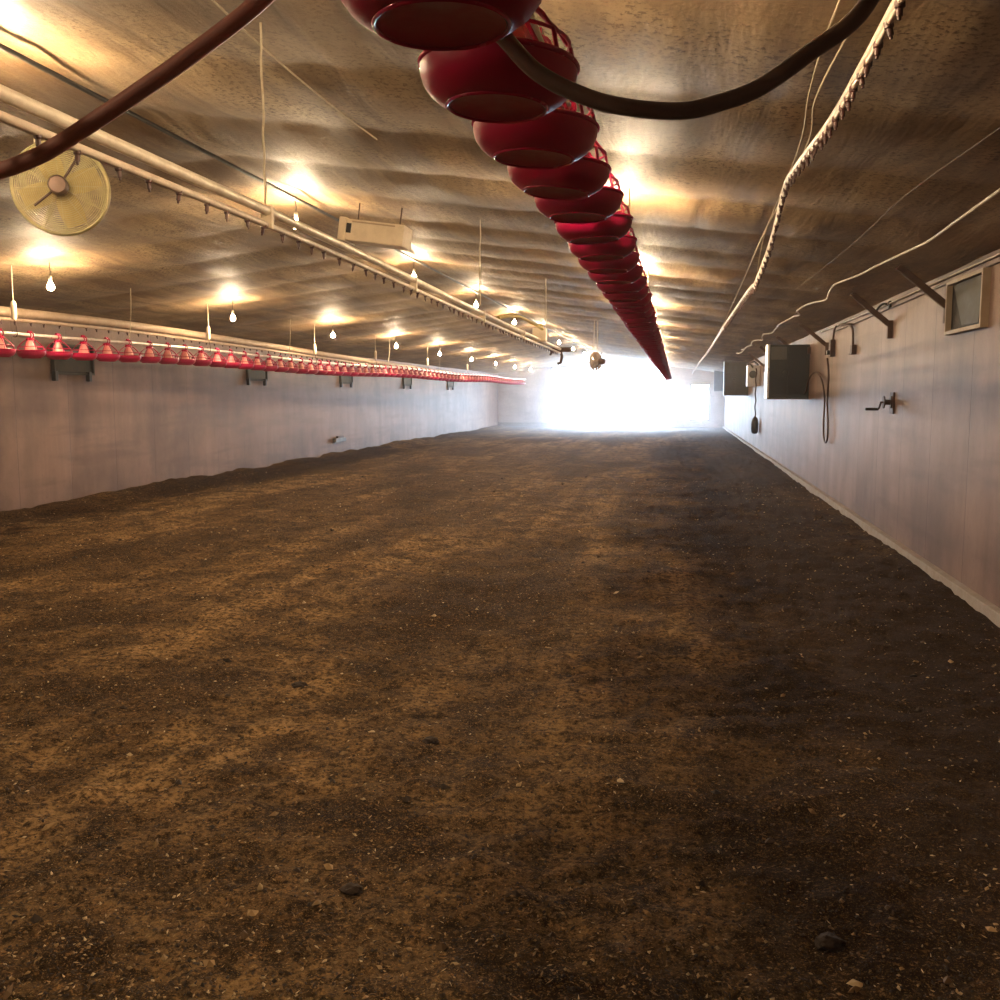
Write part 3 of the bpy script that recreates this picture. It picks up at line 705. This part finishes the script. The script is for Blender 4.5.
# crank winch
t = thing('wall_winch', 'rusty crank winch with handle on the right wall', 'winch', (XR, 11.45, 1.46))
MB().box((-.02, -.09, -.02), (0, .09, .22)).build('plate', M['iron'], t, bevel=.004)
MB().lathe([(0, 0), (.07, 0), (.07, .012), (.03, .016), (.03, .07), (.07, .075), (.07, .087), (0, .087)], 22, Matrix.Translation((-.02, 0, .11)) @ Matrix.Rotation(-PI / 2, 4, 'Y')).build('drum', M['iron'], t, smooth=40)
MB().tube([(-.1, 0, .11), (-.13, 0, .11), (-.13, .08, .05), (-.13, .14, .03)], .011, 8).build('crank_arm', M['iron'], t, smooth=40)
MB().tube([(-.13, .14, .03), (-.27, .14, .03)], .016, 10).build('crank_handle', M['black'], t, smooth=40)
t = thing('cable_hook', 'small dark hooks on the cables at the top of the wall', 'hook', (XR, 11.85, 2.68))
MB().tube(smoothpath([(0, 0, 0), (-.06, .05, .02), (-.10, .14, -.02), (-.10, .24, -.06)], 4), .014, 8).build('arm', M['black'], t, smooth=60)
MB().box((-.03, -.10, -.05), (0, -.04, .04)).build('clamp', M['black'], t, bevel=.006)
# small dark box low on the left wall
t = thing('wall_outlet', 'small dark box low on the left wall', 'outlet', (XL, 25.4, .36))
MB().box((0, -.42, 0), (.1, .42, .11)).build('box', M['heatmid'], t, bevel=.012)
MB().box((.02, -.2, .1), (.09, .25, .16)).build('lid', M['iron'], t, bevel=.01)

# ------------------------------------------------------------------ haze added for the doorway glow
m = bpy.data.materials.new('glow_haze'); m.use_nodes = True; n, l = nt(m); n.remove(n['Principled BSDF'])
v = n.new('ShaderNodeVolumeScatter'); v.inputs['Anisotropy'].default_value = .7; v.inputs['Color'].default_value = (.95, .95, 1, 1)
sx = n.new('ShaderNodeSeparateXYZ'); l.new(coord(n, l), sx.inputs[0])
dn = n.new('ShaderNodeMapRange'); dn.interpolation_type = 'SMOOTHSTEP'; l.new(sx.outputs['Y'], dn.inputs[0])      # denser toward the doorway, to imitate its bloom
for k, q in ((1, 30), (2, 54), (3, .0012), (4, .038)): dn.inputs[k].default_value = q
l.new(dn.outputs[0], v.inputs['Density']); l.new(v.outputs[0], n['Material Output'].inputs['Volume'])
mb = MB(); prof = [(XL - .02, -.2), (XR + .02, -.2), (XR + .02, zceil(XR) + .1), (XC, ZR + .1), (XL - .02, zceil(XL) + .1)]
vs = [(x, YB + .05, z) for x, z in prof] + [(x, YE + .1, z) for x, z in prof]
mb.add(vs, [(0, 1, 2, 3, 4), (9, 8, 7, 6, 5)] + [(i, (i + 1) % 5, (i + 1) % 5 + 5, i + 5) for i in range(5)])
o = mb.build('haze', m); o['kind'] = 'stuff'; tag(o, 'haze added to give the bright glow inside the open end doorway', 'haze')

# ------------------------------------------------------------------ daylight
w = bpy.data.worlds.new('overcast'); S.world = w; w.use_nodes = True
bg = w.node_tree.nodes['Background']; bg.inputs['Color'].default_value = (.60, .78, 1, 1); bg.inputs['Strength'].default_value = 47
def portal(x0, x1, z0, z1):
    L = bpy.data.lights.new('doorway_daylight', 'AREA'); L.shape = 'RECTANGLE'; L.size = x1 - x0; L.size_y = z1 - z0
    L.cycles.is_portal = True
    o = bpy.data.objects.new('doorway_daylight', L); COL.objects.link(o)
    o.location = ((x0 + x1) / 2, YE + .16, (z0 + z1) / 2); o.rotation_euler = (-PI / 2, 0, 0)
portal(DX0, DX1, 0, DZ); portal(OX0, OX1, OZ0, OZ1)

# ------------------------------------------------------------------ camera
cam = bpy.data.cameras.new('camera'); cam.sensor_width = 36; cam.lens = 36 * .960; cam.clip_start = .05; cam.clip_end = 300
co = bpy.data.objects.new('camera', cam); COL.objects.link(co)
Fv = Vector((-0.17823039, 0.97796342, -0.10872659))
co.location = (0, 0, 1.65); co.rotation_euler = Fv.to_track_quat('-Z', 'Y').to_euler()
S.camera = co
S.view_settings.view_transform = 'Standard'; S.view_settings.look = 'None'
S.view_settings.exposure = 0; S.view_settings.gamma = 1; S.view_settings.use_curve_mapping = False
S.cycles.use_denoising = True
S.cycles.max_bounces = 8; S.cycles.diffuse_bounces = 4; S.cycles.volume_bounces = 1
S.cycles.sample_clamp_indirect = 12
S.cycles.use_light_tree = True
